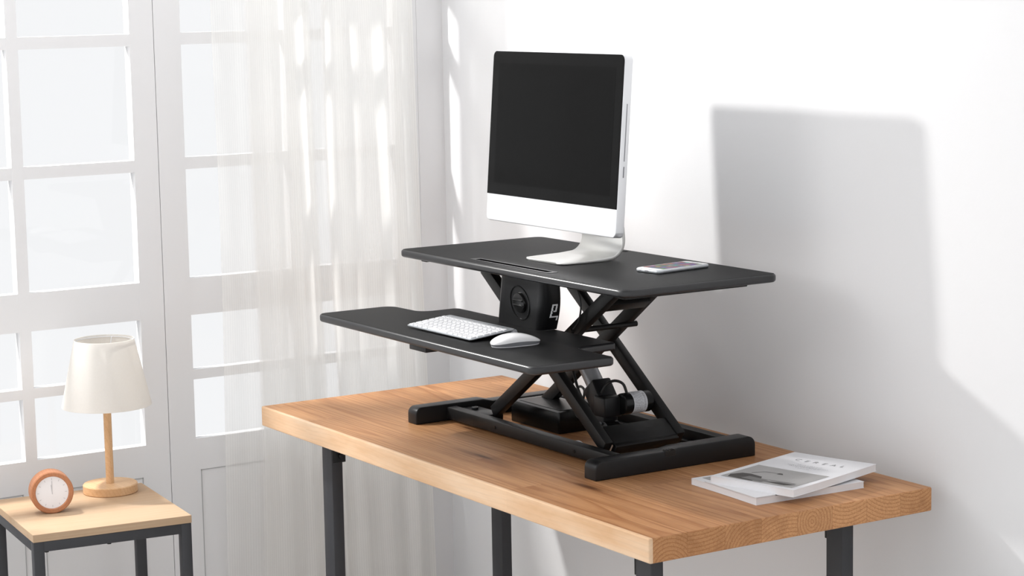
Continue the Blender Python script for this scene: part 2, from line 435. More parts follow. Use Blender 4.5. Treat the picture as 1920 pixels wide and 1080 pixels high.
# tall fixed light above the doors: unseen, barless so the lamp outside shines in
b = nb(); box(b, XW-0.034, XW, -1.76, 0.7135, TOP+0.002, TOP+0.012); box(b, XW-0.034, XW, -1.80, -1.76, TOP+0.002, 1.748)
w = struct('window_1', b, M['window_paint'], absolute=True)
b = nb(); box(b, XW-0.024, XW-0.021, -1.762, 0.7125, TOP+0.010, 1.749); bmesh.ops.translate(b, verts=b.verts, vec=(0, 0, H)); obj('pane', b, M['glass'], w)
b = nb(); box(b, XW-0.12, XW, -1.80, YW, 1.80, 2.05); box(b, XW-0.12, XW, -4.2, -1.80, -H, 2.05)
struct('wall_left', b, M['paint'], absolute=True)

# sheer curtain: one long cloth gathered in folds in front of the second door
def curtain():
    bm = nb(); uvl = bm.loops.layers.uv.new('cloth')
    # (distance along the wall, distance from the wall, cloth run between points comes from geometry)
    prof = []
    def seg(y0, y1, n, amp, ph=0.0):
        for k in range(n):
            t = k/n; y = y0+(y1-y0)*t
            prof.append((y, 0.085+amp*math.sin(ph+k*2*math.pi/8)))
    def gat(y):
        def st(a, w): return max(0.0, min(1.0, (y-a)/w))
        return 0.50+0.46*st(0.125, 0.012)-0.38*st(0.338, 0.008)+0.38*st(0.372, 0.006)
    rnd = random.Random(4)
    y = 0.030; ph = 0.0
    while y < 0.672:
        flat = y < 0.13 or 0.338 < y < 0.372
        step = 0.011
        ph += rnd.uniform(0.55, 1.15)
        amp = 0.004 if flat else 0.0075+0.0035*math.sin(y*23)
        prof.append((y, 0.085+amp*math.sin(ph)+0.010*math.sin(y*14)))
        y += step
    # smooth the profile with Catmull-Rom
    P = [Vector((a, c)) for a, c in prof]; path = []
    for i in range(len(P)-1):
        a = P[max(i-1, 0)]; q = P[i]; c = P[i+1]; d = P[min(i+2, len(P)-1)]
        for k in range(4):
            t = k/4; path.append(0.5*((2*q)+(c-a)*t+(2*a-5*q+4*c-d)*t*t+(3*q-a-3*c+d)*t**3))
    path.append(P[-1])
    run = [0.0]
    for a, c in zip(path, path[1:]): run.append(run[-1]+(c-a).length)
    zs = [-0.742, -0.6, -0.4, -0.2, 0.0, 0.2, 0.4, 0.6, 0.8, 1.0, 1.2, 1.4, 1.66]
    grid = []
    for z in zs:
        row = []
        t = (1.2-z)/2.0
        for p, u in zip(path, run):
            sp = 1.0
            yy = p.x + (p.x-0.03)*0.075*(t-0.35) + 0.006*math.sin(u*9+z*2.3)*max(0, t)
            xx = XW + p.y*(0.94+0.10*math.sin(u*5+z*1.7)*t) + 0.004*math.sin(u*23+z*4)
            row.append(bm.verts.new((xx, yy, z)))
        grid.append(row)
    for j in range(len(zs)-1):
        for i in range(len(path)-1):
            f = bm.faces.new((grid[j][i], grid[j][i+1], grid[j+1][i+1], grid[j+1][i]))
            for l, (ii, jj) in zip(f.loops, ((i, j), (i+1, j), (i+1, j+1), (i, j+1))):
                l[uvl].uv = (run[ii], gat(path[ii].x))
            f.smooth = True
    o = obj('sheer_curtain', bm, M['curtain'], absolute=True)
    o.data.polygons.foreach_set('use_smooth', [True]*len(o.data.polygons))
    o['label'] = 'white sheer curtain hanging in folds over the glazed door by the corner'
    o['category'] = 'curtain'
curtain()

# ------------------------------------------------------------------ desk
W_, D_, T_ = 1.7354, 0.7483, 0.0516
desk = thing('desk', 'wooden desk with thick plank top and black metal legs against the white wall', 'desk', (W_/2, D_/2, 0))
b = nb(); prism(b, rect(0, W_, 0, D_, 0.006, 4), -T_, 0, 0.003, 2)
obj('desk_top', b, M['desk_wood'], desk, absolute=True)
LEGX = [(0.195, 0.248), (1.580, 1.634)]; LEGY = [(0.075, 0.107), (0.583, 0.615)]
for lx in LEGX:
    for k, ly in enumerate(LEGY):
        b = nb(); box(b, lx[0], lx[1], ly[0], ly[1], -H, -T_-0.001, 0.003, 2)
        leg = obj('leg', b, M['leg_metal'], desk, absolute=True, smooth=True)
        left = lx[0] < 0.8                         # small bolted bracket on the inner side of each leg
        ix = lx[1] if left else lx[0]; sg = 1 if left else -1
        b = nb(); box(b, min(ix, ix+sg*0.006), max(ix, ix+sg*0.006), ly[0]+0.001, ly[1]+0.006, -T_-0.068, -T_-0.0012, 0.0015, 2)
        br = obj('bracket', b, M['black_metal'], leg, absolute=True, smooth=True)
        if left and k == 0:
            b = nb(); cyl(b, (ix+0.005, ly[1]-0.008, -T_-0.050), (ix+0.014, ly[1]-0.008, -T_-0.050), 0.0085, seg=16, bev=0.002)
            obj('bolt', b, M['black_satin'], leg, absolute=True, smooth=True)
    b = nb(); box(b, lx[0]+0.004, lx[1]-0.004, LEGY[0][1], LEGY[1][0], -T_-0.034, -T_-0.001, 0.002)
    obj('cross_rail', b, M['leg_metal'], desk, absolute=True, smooth=True)
# ------------------------------------------------------------------ sit-stand converter
CXR = 0.845
conv = thing('standing_desk_converter', 'black scissor-lift sit-stand converter with keyboard tray on the wooden desk', 'standing desk converter', (CXR, 0.42, H))
ZT = 0.430
b = nb(); prism(b, rect(0.352, 1.338, 0.225, 0.656, 0.026, 8), ZT-0.019, ZT, 0.0065, 4)
wt = obj('worktop', b, M['laminate'], conv, absolute=True, smooth=True, angle=40)
off = Vector((0, 0, H))-conv.location
b = nb(); prism(b, rect(0.668, 0.982, 0.262, 0.2775, 0.003, 3), ZT-0.008, ZT+0.01); bmesh.ops.translate(b, verts=b.verts, vec=off); cut(wt, b)
b = nb(); cyl(b, (0.772, 0.630, ZT-0.006), (0.772, 0.630, ZT+0.01), 0.0085, seg=24); bmesh.ops.translate(b, verts=b.verts, vec=off); cut(wt, b)
wt.data.polygons.foreach_set('use_smooth', [True]*len(wt.data.polygons)); wt.data.set_sharp_from_angle(angle=R(40))
def rim_faces(o):
    o.data.materials.append(M['edge_band'])
    for p in o.data.polygons:
        if p.normal.z < 0.93: p.material_index = 1
rim_faces(wt)
# thin raised frame round the tablet slot
b = nb()
ro = rect(0.650, 0.998, 0.2555, 0.284, 0.006, 4); ri = rect(0.668, 0.982, 0.262, 0.2775, 0.003, 4)
vo = [b.verts.new((p.x, p.y, ZT+0.0009)) for p in ro]; vi = [b.verts.new((p.x, p.y, ZT+0.0009)) for p in ri]
vl = [b.verts.new((p.x, p.y, ZT-0.002)) for p in ro]; vm = [b.verts.new((p.x, p.y, ZT-0.0075)) for p in ri]
for k in range(len(vo)):
    l = (k+1) % len(vo)
    b.faces.new((vo[k], vo[l], vi[l], vi[k])); b.faces.new((vo[k], vl[k], vl[l], vo[l])); b.faces.new((vi[k], vi[l], vm[l], vm[k]))
obj('tablet_slot', b, M['black_plastic'], conv, absolute=True)

ZK = 0.288
out = round_poly([(0.350, -0.009, 0.026), (1.338, -0.009, 0.026), (1.338, 0.205, 0.020), (1.184, 0.205, 0.018), (1.176, 0.316, 0.006),
                  (0.490, 0.316, 0.02), (0.490, 0.212, 0.03), (0.350, 0.205, 0.035)], 8)
b = nb(); prism(b, out, ZK-0.019, ZK, 0.0065, 4)
tray = obj('keyboard_tray', b, M['laminate'], conv, absolute=True, smooth=True, angle=40)
rim_faces(tray)
for x in (0.80, 0.47):
    b = nb(); box(b, x, x+0.075 if x > .6 else x+0.03, -0.002 if x > .6 else 0.02, 0.30, ZK-0.031, ZK-0.0188, 0.002)
    if x > .6: obj('tray_bracket', b, M['black_metal'], conv, absolute=True, smooth=True)
    else: b.free()
# scissor arms
FY = (0.322, 0.345); RY = (0.522, 0.545)
AW = 0.031
for p0, p1, yy in (((1.112, 0.034), (0.598, 0.398), FY), ((0.590, 0.034), (1.122, 0.398), (FY[0]+0.0255, FY[1]+0.0245)),
                   ((1.118, 0.034), (0.612, 0.398), RY), ((0.582, 0.034), (1.085, 0.398), (RY[0]-0.0255, RY[1]-0.0255))):
    b = nb(); beam(b, p0, p1, AW, yy[0], yy[1], 0.003)
    arm = obj('scissor_arm', b, M['black_metal'], conv, absolute=True, smooth=True)
    for q in (0.5,):
        b = nb(); x = p0[0]+(p1[0]-p0[0])*q; z = p0[1]+(p1[1]-p0[1])*q
        cyl(b, (x, yy[0]-0.0012, z), (x, yy[0]+0.001, z), 0.006, seg=16, bev=0.001)
        obj('pivot', b, M['black_satin'], arm, absolute=True, smooth=True)
# rails under the worktop in which the arms slide
for y0, y1, x0, x1 in ((0.315, 0.385, 0.56, 0.70), (0.482, 0.556, 0.56, 0.70)):
    b = nb(); box(b, x0, x1, y0, y1, 0.398, ZT-0.0188, 0.002); obj('slide_rail', b, M['black_metal'], conv, absolute=True, smooth=True)
for x0, x1 in ((0.405, 0.432), (1.262, 1.290)):
    b = nb(); box(b, x0, x1, 0.262, 0.600, 0.4005, ZT-0.0188, 0.002); obj('stiffener_rail', b, M['black_metal'], conv, absolute=True, smooth=True)
b = nb(); box(b, 0.43, 1.264, 0.505, 0.545, 0.401, ZT-0.0188, 0.002); obj('stiffener_rail', b, M['black_metal'], conv, absolute=True, smooth=True)
# cross bars between the upper right arms
b = nb(); m = Matrix.Translation((1.040, 0, 0.349)) @ Matrix.Rotation(R(-35), 4, 'Y'); box(b, -0.016, 0.016, 0.372, 0.50, -0.009, 0.009, 0.002, 2, m)
obj('cross_bar', b, M['black_metal'], conv, absolute=True, smooth=True)
b = nb(); cyl(b, (0.955, 0.34, 0.283), (0.955, 0.53, 0.283), 0.007, seg=14); obj('cross_bar', b, M['black_metal'], conv, absolute=True, smooth=True)
# lower wide cross plate
b = nb(); m = Matrix.Translation((1.098, 0, 0.046)) @ Matrix.Rotation(R(35), 4, 'Y')
box(b, -0.034, 0.030, FY[1], RY[0], 0.004, 0.014, 0.002, 2, m); box(b, 0.020, 0.034, FY[1], RY[0], -0.012, 0.014, 0.002, 2, m)
obj('cross_plate', b, M['black_metal'], conv, absolute=True, smooth=True)
# base: two long bars and two feet
b = nb(); box(b, 0.470, 1.225, 0.288, 0.318, 0.006, 0.036, 0.003, 2); box(b, 0.470, 1.225, 0.3182, 0.334, 0.006, 0.012, 0.001)
bar = obj('base_bar', b, M['black_metal'], conv, absolute=True, smooth=True)
for x in (0.70, 1.045):
    b = nb(); cyl(b, (x, 0.2885, 0.02), (x, 0.2865, 0.02), 0.004, seg=12); obj('screw', b, M['black_satin'], bar, absolute=True)
b = nb(); box(b, 0.470, 1.225, 0.600, 0.630, 0.006, 0.036, 0.003, 2); box(b, 0.470, 1.225, 0.584, 0.5998, 0.006, 0.012, 0.001)
obj('base_bar', b, M['black_metal'], conv, absolute=True, smooth=True)
for x0, x1 in ((0.428, 0.470), (1.213, 1.259)):
    b = nb()
    # side profile in yz, drawn as an outline and extruded along x
    prof = round_poly([(0.200, 0.0, 0.003), (0.200, 0.043, 0.018), (0.400, 0.043, 0.004), (0.428, 0.036 if x0 < 1 else 0.047, 0.006), (0.646, 0.036 if x0 < 1 else 0.047, 0.02), (0.646, 0.0, 0.003)], 6)
    mt = Matrix(((0, 0, 1, 0), (1, 0, 0, 0), (0, 1, 0, 0), (0, 0, 0, 1)))
    prism(b, prof, x0, x1, 0.004, 3, mt)
    ft = obj('foot', b, M['black_plastic'], conv, absolute=True, smooth=True)
    if x0 < 1: continue
    b = nb(); sx = x1 if x0 > 1 else x0
    box(b, sx-0.010, sx+0.0012, 0.388, 0.418, 0.031, 0.0445, 0.001)
    for k in range(4): box(b, sx-0.010, sx+0.0016, 0.390+k*0.0072, 0.3935+k*0.0072, 0.0440, 0.0462)
    obj('latch', b, M['groove'], ft, absolute=True)
# sliding carriage at the lower left
b = nb(); box(b, 0.472, 0.60, 0.322, 0.376, 0.0125, 0.030, 0.003); cyl(b, (0.515, 0.345, 0.029), (0.515, 0.345, 0.036), 0.009, seg=16, bev=0.001)
obj('carriage', b, M['black_plastic'], conv, absolute=True, smooth=True)
b = nb(); box(b, 0.472, 0.60, 0.486, 0.522, 0.006, 0.030, 0.003)
obj('carriage', b, M['black_plastic'], conv, absolute=True, smooth=True)

# control housing between tray and worktop: open-backed shell with a dial
def housing():
    bm = nb()
    # section in xy at bottom and top (open towards the back)
    def sec(z):
        t = (z-ZK)/(0.412-ZK)
        x0 = 0.752+0.042*t; x1 = 0.936+0.042*t; yf = 0.268-0.014*t; yk = 0.312-0.018*t
        bow = 0.010*math.sin(math.pi*min(1, max(0, t)))
        pts = [(x0, yk), (x0, yf+0.006), (x0+0.004, yf+0.001), (x0+0.010, yf)]
        for k in range(1, 9): pts.append((x0+0.010+(x1-0.022-x0-0.010)*k/9, yf))
        for k in range(7):
            a = -math.pi/2+k*math.pi/12
            pts.append((x1-0.020+0.020*math.cos(a)+bow*k/6, yf+0.020+0.020*math.sin(a)))
        pts.append((x1+bow, yk+0.004))
        return pts
    rows = []
    for k in range(9):
        z = ZK+0.0003+(0.4108-ZK)*k/8
        rows.append([bm.verts.new((p[0], p[1], z)) for p in sec(z)])
    for a, c in zip(rows, rows[1:]):
        for i in range(len(a)-1): bm.faces.new((a[i], a[i+1], c[i+1], c[i]))
    bmesh.ops.recalc_face_normals(bm, faces=bm.faces)
    bmesh.ops.solidify(bm, geom=bm.faces[:], thickness=0.003)
    return obj('control_housing', bm, M['black_plastic'], conv, absolute=True, smooth=True, angle=50)
hs = housing()
# dial: recessed ring, round knob and its grip bar
dm = Matrix.Translation((0.866, 0.2610, 0.3475)) @ Matrix.Rotation(R(6.4), 4, 'X')
b = nb()
for k in range(48):
    a0, a1 = 2*math.pi*k/48, 2*math.pi*(k+1)/48
    ring = []
    for rr, yo in ((0.0425, 0.0025), (0.0412, -0.0016), (0.0392, -0.0016), (0.0378, 0.0025)):
        for a in (a0, a1): ring.append(b.verts.new(dm @ Vector((rr*math.cos(a), yo, rr*math.sin(a)))))
    for q in range(3): b.faces.new((ring[2*q], ring[2*q+1], ring[2*q+3], ring[2*q+2]))
bmesh.ops.remove_doubles(b, verts=b.verts, dist=1e-6)
obj('dial_ring', b, M['black_satin'], hs, absolute=True, smooth=True)
b = nb(); b2 = nb(); cyl(b2, (0.003, 0.003, 0.001), (0.003, -0.007, 0.001), 0.0255, 0.0235, seg=40, bev=0.002)
for zz, hw in ((0.0075, 0.0195), (-0.0045, 0.0205)): box(b2, 0.003-hw, 0.003+hw, -0.0098, -0.006, zz-0.0020, zz+0.0020, 0.001, 2)
merge(b, b2, dm)
obj('dial_knob', b, M['black_satin'], hs, absolute=True, smooth=True)
# hooked cable slot in the right cheek: bright wall behind painted as white strips
b = nb()
def cheek(z):
    t = (z-ZK)/(0.412-ZK); return 0.936+0.042*t+0.010*math.sin(math.pi*t)
def strip(y0, y1, z0, z1):
    n = 4
    for k in range(n):
        q0 = z0+(z1-z0)*k/n; q1 = z0+(z1-z0)*(k+1)/n; x = cheek((q0+q1)/2)
        box(b, x-0.0005, x+0.0016, y0, y1, q0-0.0001, q1+0.0001)
strip(0.2845, 0.2880, 0.3225, 0.3525); strip(0.2845, 0.2985, 0.3493, 0.3525); strip(0.2955, 0.2988, 0.3350, 0.3525); strip(0.2910, 0.2988, 0.3338, 0.3366)
strip(0.2845, 0.3070, 0.3200, 0.3232); strip(0.3040, 0.3073, 0.3120, 0.3232)
hook = obj('cable_slot_mark', b, M['slot_bright'], hs, absolute=True); hook['label'] = 'hooked cable slot in the black cheek, bright wall behind it painted white'
# cable looping behind the housing
b = nb(); tube(b, [(0.99, 0.330, 0.402), (1.004, 0.334, 0.375), (1.010, 0.335, 0.345), (1.002, 0.333, 0.312), (0.985, 0.330, 0.292)], 0.0022)
obj('cable', b, M['rubber'], conv, absolute=True, smooth=True)
b = nb(); tube(b, [(0.66, 0.36, 0.408), (0.70, 0.345, 0.396), (0.745, 0.335, 0.37), (0.78, 0.325, 0.35)], 0.0024)
obj('cable', b, M['rubber'], conv, absolute=True, smooth=True)
# lifting motor: steel tube, gearbox and motor can
t0 = Vector((0.968, 0.430, 0.098)); t1 = Vector((0.840, 0.430, 0.242))
ax = (t1-t0).normalized()
b = nb(); cyl(b, t0+ax*0.02, t1, 0.0215, seg=32); obj('lift_tube', b, M['steel'], conv, absolute=True, smooth=True)
gm = Matrix.Translation(t0) @ ax.to_track_quat('Z', 'Y').to_matrix().to_4x4()
b = nb(); box(b, -0.027, 0.027, -0.026, 0.026, -0.036, 0.036, 0.005, 3, Matrix.Translation((0.955, 0.428, 0.118)) @ Matrix.Rotation(R(-38), 4, 'Y'))
box(b, 0.962, 1.012, 0.398, 0.448, 0.078, 0.127, 0.005, 3)
box(b, 0.930, 0.990, 0.408, 0.450, 0.022, 0.100, 0.005, 3, None)
gear = obj('gearbox', b, M['black_plastic'], conv, absolute=True, smooth=True)
b = nb(); cyl(b, (0.995, 0.404, 0.048), (0.995, 0.442, 0.048), 0.020, seg=24, bev=0.003); obj('drive_hub', b, M['black_satin'], gear, absolute=True, smooth=True)
for x, z, r in ((0.985, 0.062, 0.0045), (0.990, 0.050, 0.006)):
    b = nb(); cyl(b, (x, 0.4035, z), (x, 0.396, z), r, seg=10)
    sc = obj('screw', b, M['steel'], gear, absolute=True, smooth=True); sc['label'] = 'bright steel screw'
b = nb(); cyl(b, (1.016, 0.440, 0.108), (1.016, 0.519, 0.108), 0.0255, seg=36, bev=0.004); mot = obj('motor', b, M['black_satin'], conv, absolute=True, smooth=True)
def arc_strip(b, y0, y1, a0, a1, r=0.0257, n=12, mi=0, cx=1.016, cz=0.108):
    v0 = []
    for k in range(n+1):
        a = R(a0+(a1-a0)*k/n)
        v0.append((b.verts.new((cx+r*math.cos(a), y0, cz+r*math.sin(a))), b.verts.new((cx+r*math.cos(a), y1, cz+r*math.sin(a)))))
    for p, q in zip(v0, v0[1:]): f = b.faces.new((p[0], p[1], q[1], q[0])); f.material_index = mi
b = nb(); arc_strip(b, 0.461, 0.499, -60, 100, 0.0258, 20)
rr = random.Random(5)
for k in range(7):                                         # lines of small print
    y = 0.4645+k*0.0034; a = 78
    while a > -48:
        w = rr.uniform(4, 14); arc_strip(b, y, y+0.0011, a-w, a, 0.0260, 3, 1); a -= w+rr.uniform(2, 6)
a = 62
while a > -20:                                             # bar code
    w = rr.uniform(1.0, 3.0); arc_strip(b, 0.4895, 0.4955, a-w, a, 0.0260, 2, 1); a -= w+rr.uniform(1.2, 3)
lb = obj('motor_label', b, [M['label_white'], M['ink']], mot, absolute=True); lb['label'] = 'white printed rating sticker with bar code'
b = nb(); tube(b, [(0.975, 0.410, 0.128), (0.985, 0.420, 0.152), (1.000, 0.434, 0.162), (1.014, 0.448, 0.155), (1.018, 0.456, 0.132)], 0.0034)
obj('cable', b, M['rubber'], conv, absolute=True, smooth=True)
b = nb(); tube(b, [(0.835, 0.40, 0.225), (0.880, 0.395, 0.180), (0.912, 0.39, 0.135), (0.922, 0.40, 0.105), (0.938, 0.415, 0.090)], 0.0035)
obj('cable', b, M['rubber'], conv, absolute=True, smooth=True)
b = nb(); tube(b, [(0.80, 0.47, 0.062), (0.80, 0.46, 0.100), (0.83, 0.45, 0.122), (0.865, 0.44, 0.118), (0.868, 0.43, 0.09), (0.84, 0.43, 0.07), (0.86, 0.425, 0.055), (0.905, 0.42, 0.07)], 0.0032)
obj('cable', b, M['rubber'], conv, absolute=True, smooth=True)

# control box lying inside the base
bx = thing('control_box', 'flat black control box lying on the desk inside the base of the converter', 'control box', (0.675, 0.475, H))
b = nb(); prism(b, rect(0.566, 0.785, 0.418, 0.535, 0.006, 4), 0.0, 0.054, 0.003, 2); obj('case', b, M['black_satin'], bx, absolute=True, smooth=True)
b = nb(); prism(b, rect(0.585, 0.768, 0.432, 0.522, 0.004, 3), 0.0538, 0.0552, 0.0006, 1); obj('lid', b, M['black_plastic'], bx, absolute=True, smooth=True)
# small white cable end behind the front bar
wc = thing('white_cable', 'short white cord end on the desk behind the front bar of the converter', 'cable', (0.91, 0.40, H))
b = nb(); tube(b, [(0.850, 0.388, 0.004), (0.880, 0.378, 0.006), (0.905, 0.374, 0.004), (0.930, 0.369, 0.004), (0.955, 0.365, 0.004)], 0.0035)
tube(b, [(0.905, 0.374, 0.005), (0.92, 0.384, 0.010), (0.95, 0.380, 0.006)], 0.003)
obj('cord', b, M['white_plastic'], wc, absolute=True, smooth=True)

# ------------------------------------------------------------------ monitor
mon = thing('computer_monitor', 'silver all-in-one computer with black screen on an L-shaped stand on the worktop', 'computer', (0.820, 0.44, H+ZT))
MW, MH = 0.556, 0.416
tilt = Matrix.Translation((0, 0.372-0.44, 0.510-ZT)) @ Matrix.Rotation(R(-4.6), 4, 'X')   # panel frame: origin bottom centre of the front face
mt = Matrix(((1, 0, 0, 0), (0, 0, 1, 0), (0, 1, 0, 0), (0, 0, 0, 1)))                # outline xy -> xz, extrude along +y
b = nb(); prism(b, rect(-MW/2, MW/2, 0, MH, 0.014, 8), 0.0, 0.024, 0.0025, 3, tilt @ mt)
body = obj('body', b, M['alu'], mon, smooth=True)
# gently domed back shell
b = nb()
for k in range(8):
    pass
rings = []
for k in range(7):
    t = k/6; s = math.cos(t*math.pi/2*0.96); dpt = 0.0235+0.026*math.sin(t*math.pi/2)
    ou = rect(-MW/2*(0.15+0.83*s), MW/2*(0.15+0.83*s), MH/2-MH/2*(0.15+0.83*s), MH/2+MH/2*(0.15+0.83*s), 0.02, 5)
    rings.append([b.verts.new(tilt @ Vector((p.x, dpt, p.y))) for p in ou])
for a, c in zip(rings, rings[1:]):
    for i in range(len(a)): b.faces.new((a[i], a[(i+1) % len(a)], c[(i+1) % len(a)], c[i]))
b.faces.new(rings[-1]); obj('back_shell', b, M['alu'], mon, smooth=True)
CH = 0.0655
gl = round_poly([(-MW/2+0.001, CH, 0.0), (MW/2-0.001, CH, 0.0), (MW/2-0.001, MH-0.001, 0.014), (-MW/2+0.001, MH-0.001, 0.014)], 8)
b = nb(); prism(b, gl, -0.0015, 0.002, 0.0004, 1, tilt @ mt); gls = obj('screen', b, M['screen_glass'], mon)
gls['label'] = 'black glass screen, switched off'
b = nb(); prism(b, rect(-MW/2+0.030, MW/2-0.030, CH+0.028, MH-0.030, 0.0005, 1), -0.0017, -0.0012, 0, 1, tilt @ mt); obj('display', b, M['display_black'], gls)
# right side: disc slot and card slot
b = nb()
box(b, MW/2-0.002, MW/2+0.0003, 0.012, 0.0142, 0.175, 0.305, 0, 1, tilt); obj('disc_slot', b, M['key_mark'], body)
b = nb(); box(b, MW/2-0.002, MW/2+0.0003, 0.0115, 0.0145, 0.138, 0.163, 0, 1, tilt); obj('card_slot', b, M['key_mark'], body)
# stand: one bent plate
def stand():
    bm = nb(); hw = 0.0855; th = 0.009
    path = [(-0.086, 0.0045), (-0.04, 0.0045), (0.02, 0.0050), (0.045, 0.0062)]
    for k in range(1, 9):
        a = -math.pi/2+math.pi/2*k/8
        path.append((0.050+0.042*math.cos(a)+0.0, 0.0485+0.042*math.sin(a)))
    path += [(0.0905, 0.075), (0.083, 0.105), (0.070, 0.135), (0.048, 0.165), (0.022, 0.190)]
    rows = []
    for i, p in enumerate(path):
        q0 = Vector(path[max(i-1, 0)]); q1 = Vector(path[min(i+1, len(path)-1)]); t = (q1-q0).normalized(); n = Vector((-t.y, t.x))
        tt = th if i > 3 else 0.0045+i*0.0015
        a = Vector(p)+n*tt/2; c = Vector(p)-n*tt/2
        w = hw*(1.0 if i > 1 else 1.0)
        if i == 0: w = hw-0.022
        rows.append([bm.verts.new((-w, a.x, a.y)), bm.verts.new((w, a.x, a.y)), bm.verts.new((w, c.x, c.y)), bm.verts.new((-w, c.x, c.y))])
        if i == 0:      # rounded front corners: two extra rows
            for dy, ww in ((0.003, hw-0.012), (0.010, hw-0.003), (0.020, hw)):
                rows.append([bm.verts.new((-ww, a.x+dy, a.y)), bm.verts.new((ww, a.x+dy, a.y)), bm.verts.new((ww, c.x+dy, c.y)), bm.verts.new((-ww, c.x+dy, c.y))])
    for r0, r1 in zip(rows, rows[1:]):
        for i in range(4): bm.faces.new((r0[i], r0[(i+1) % 4], r1[(i+1) % 4], r1[i]))
    bm.faces.new(rows[0]); bm.faces.new(rows[-1])
    zmin = min(v.co.z for v in bm.verts); bmesh.ops.translate(bm, verts=bm.verts, vec=(0, 0, -zmin))
    bmesh.ops.recalc_face_normals(bm, faces=bm.faces)
    long_e = [e for e in bm.edges if len(e.link_faces) == 2 and e.calc_face_angle(0) > 1.2 and (abs(e.verts[0].co.x-e.verts[1].co.x) < 0.03)]
    bmesh.ops.bevel(bm, geom=long_e, offset=0.0012, segments=2, profile=0.5, affect='EDGES')
    return obj('stand', bm, M['alu_stand'], mon, smooth=True, angle=50)
stand()

# ------------------------------------------------------------------ keyboard
kb = thing('keyboard', 'slim aluminium keyboard with white keys on the converter tray', 'keyboard', (0.692, 0.054, H+ZK), 0.017)
KW, KD = 0.281, 0.126; sl = math.atan2(0.0125, KD)
ktilt = Matrix.Translation((0, 0, 0.0035)) @ Matrix.Rotation(sl, 4, 'X')
b = nb(); prism(b, rect(0, KW, 0, KD-0.004, 0.006, 5), 0.0, 0.0035, 0.0008, 2, ktilt)
plate = obj('body', b, M['alu_keys'], kb, smooth=True)
b = nb(); cyl(b, (0.004, KD-0.005, 0.0088), (KW-0.004, KD-0.005, 0.0088), 0.0088, seg=28)
obj('battery_tube', b, M['alu_keys'], kb, smooth=True)
b = nb(); cyl(b, (KW-0.0045, KD-0.005, 0.0088), (KW-0.0025, KD-0.005, 0.0088), 0.0075, seg=28, bev=0.0006); 
obj('tube_cap', b, M['silver_dark'], kb, smooth=True)
key_cache = {}
def key_mesh(w, d):
    k = (round(w, 5), round(d, 5))
    if k in key_cache: return key_cache[k]
    bm = nb(); prism(bm, rect(0, w, 0, d, 0.0016, 3), 0.0, 0.0022, 0.0004, 1)
    box(bm, w/2-0.0014, w/2+0.0014, d/2-0.0012, d/2+0.0014, 0.0022, 0.00226, mi=1)
    me = bpy.data.meshes.new('key'); bm.to_mesh(me); bm.free(); me.materials.append(M['white_plastic']); me.materials.append(M['key_mark'])
    key_cache[k] = me; return me
U = 0.0187; G = 0.0029
def key_row(y, d, widths):
    tot = sum(widths); s = (KW-0.008-G*(len(widths)-1))/tot; x = 0.004
    for w in widths:
        ww = w*s
        o = link_new('key', key_mesh(ww, d)); o.parent = kb
        o.matrix_local = ktilt @ Matrix.Translation((x, y, 0.0034))
        x += ww+G
key_row(0.0045, 0.0150, [1, 1, 1, 1.25, 5.0, 1.25, 1, 1, 1, 1])
key_row(0.0225, 0.0150, [2.25]+[1]*10+[2.25])
key_row(0.0405, 0.0150, [1.8]+[1]*11+[1.8])
key_row(0.0585, 0.0150, [1.55]+[1]*12+[1])
key_row(0.0765, 0.0150, [1]*13+[1.55])
key_row(0.0945, 0.0085, [1]*14)

# ------------------------------------------------------------------ mouse
ms = thing('mouse', 'white low-profile computer mouse beside the keyboard on the tray', 'mouse', (1.068, 0.118, H+ZK), R(-6))
def mouse_half(t):
    return 0.0300*(max(0.0, 1-abs(2*t-1)**3.0))**0.45*(1.0-0.06*t)
def mouse_mesh():
    """arched shell: highest over the palm (low t is the front, towards the left of the picture)"""
    bm = nb(); n, mseg = 26, 18; L = 0.120; rows = []
    for i in range(n+1):
        t = i/n; y = -L/2+L*t; hw = mouse_half(t)
        hz = 0.0165*(max(0.0, math.sin(math.pi*t**0.85)))**0.62
        z0 = 0.0062+0.0050*math.sin(math.pi*t)
        row = [bm.verts.new((hw*math.cos(math.pi*k/mseg), y, z0+hz*(math.sin(math.pi*k/mseg)**0.55))) for k in range(mseg+1)]
        rows.append(row)
    for r0, r1 in zip(rows, rows[1:]):
        for k in range(mseg): bm.faces.new((r0[k], r0[k+1], r1[k+1], r1[k]))
    bmesh.ops.remove_doubles(bm, verts=bm.verts, dist=1e-6)
    return bm
obj('shell', mouse_mesh(), M['white_gloss'], ms, smooth=True, angle=80)
def mouse_outline(sc):
    ou = [(mouse_half(k/24)*sc, (-0.060+0.120*k/24)*(0.5+sc/2)) for k in range(25)] + [(-mouse_half(1-k/24)*sc, (0.060-0.120*k/24)*(0.5+sc/2)) for k in range(1, 24)]
    return [p for i, p in enumerate(ou) if i == 0 or (Vector(p)-Vector(ou[i-1])).length > 1e-5]
b = nb(); 
ol = mouse_outline(0.988); ol2 = mouse_outline(0.945)
lo_ = [b.verts.new((p[0], p[1], 0.0022)) for p in ol2]; hi_ = [b.verts.new((p[0], p[1], 0.0064+0.0050*math.sin(math.pi*min(1, max(0, (p[1]+0.06)/0.12))))) for p in ol]
for k in range(len(lo_)): l = (k+1) % len(lo_); b.faces.new((lo_[k], lo_[l], hi_[l], hi_[k]))
b.faces.new(lo_); b.faces.new(hi_); obj('side_band', b, M['silver_dark'], ms, smooth=True)
b = nb(); prism(b, mouse_outline(0.93), 0.0, 0.0024, 0.0004, 1); obj('base', b, M['white_plastic'], ms, smooth=True)

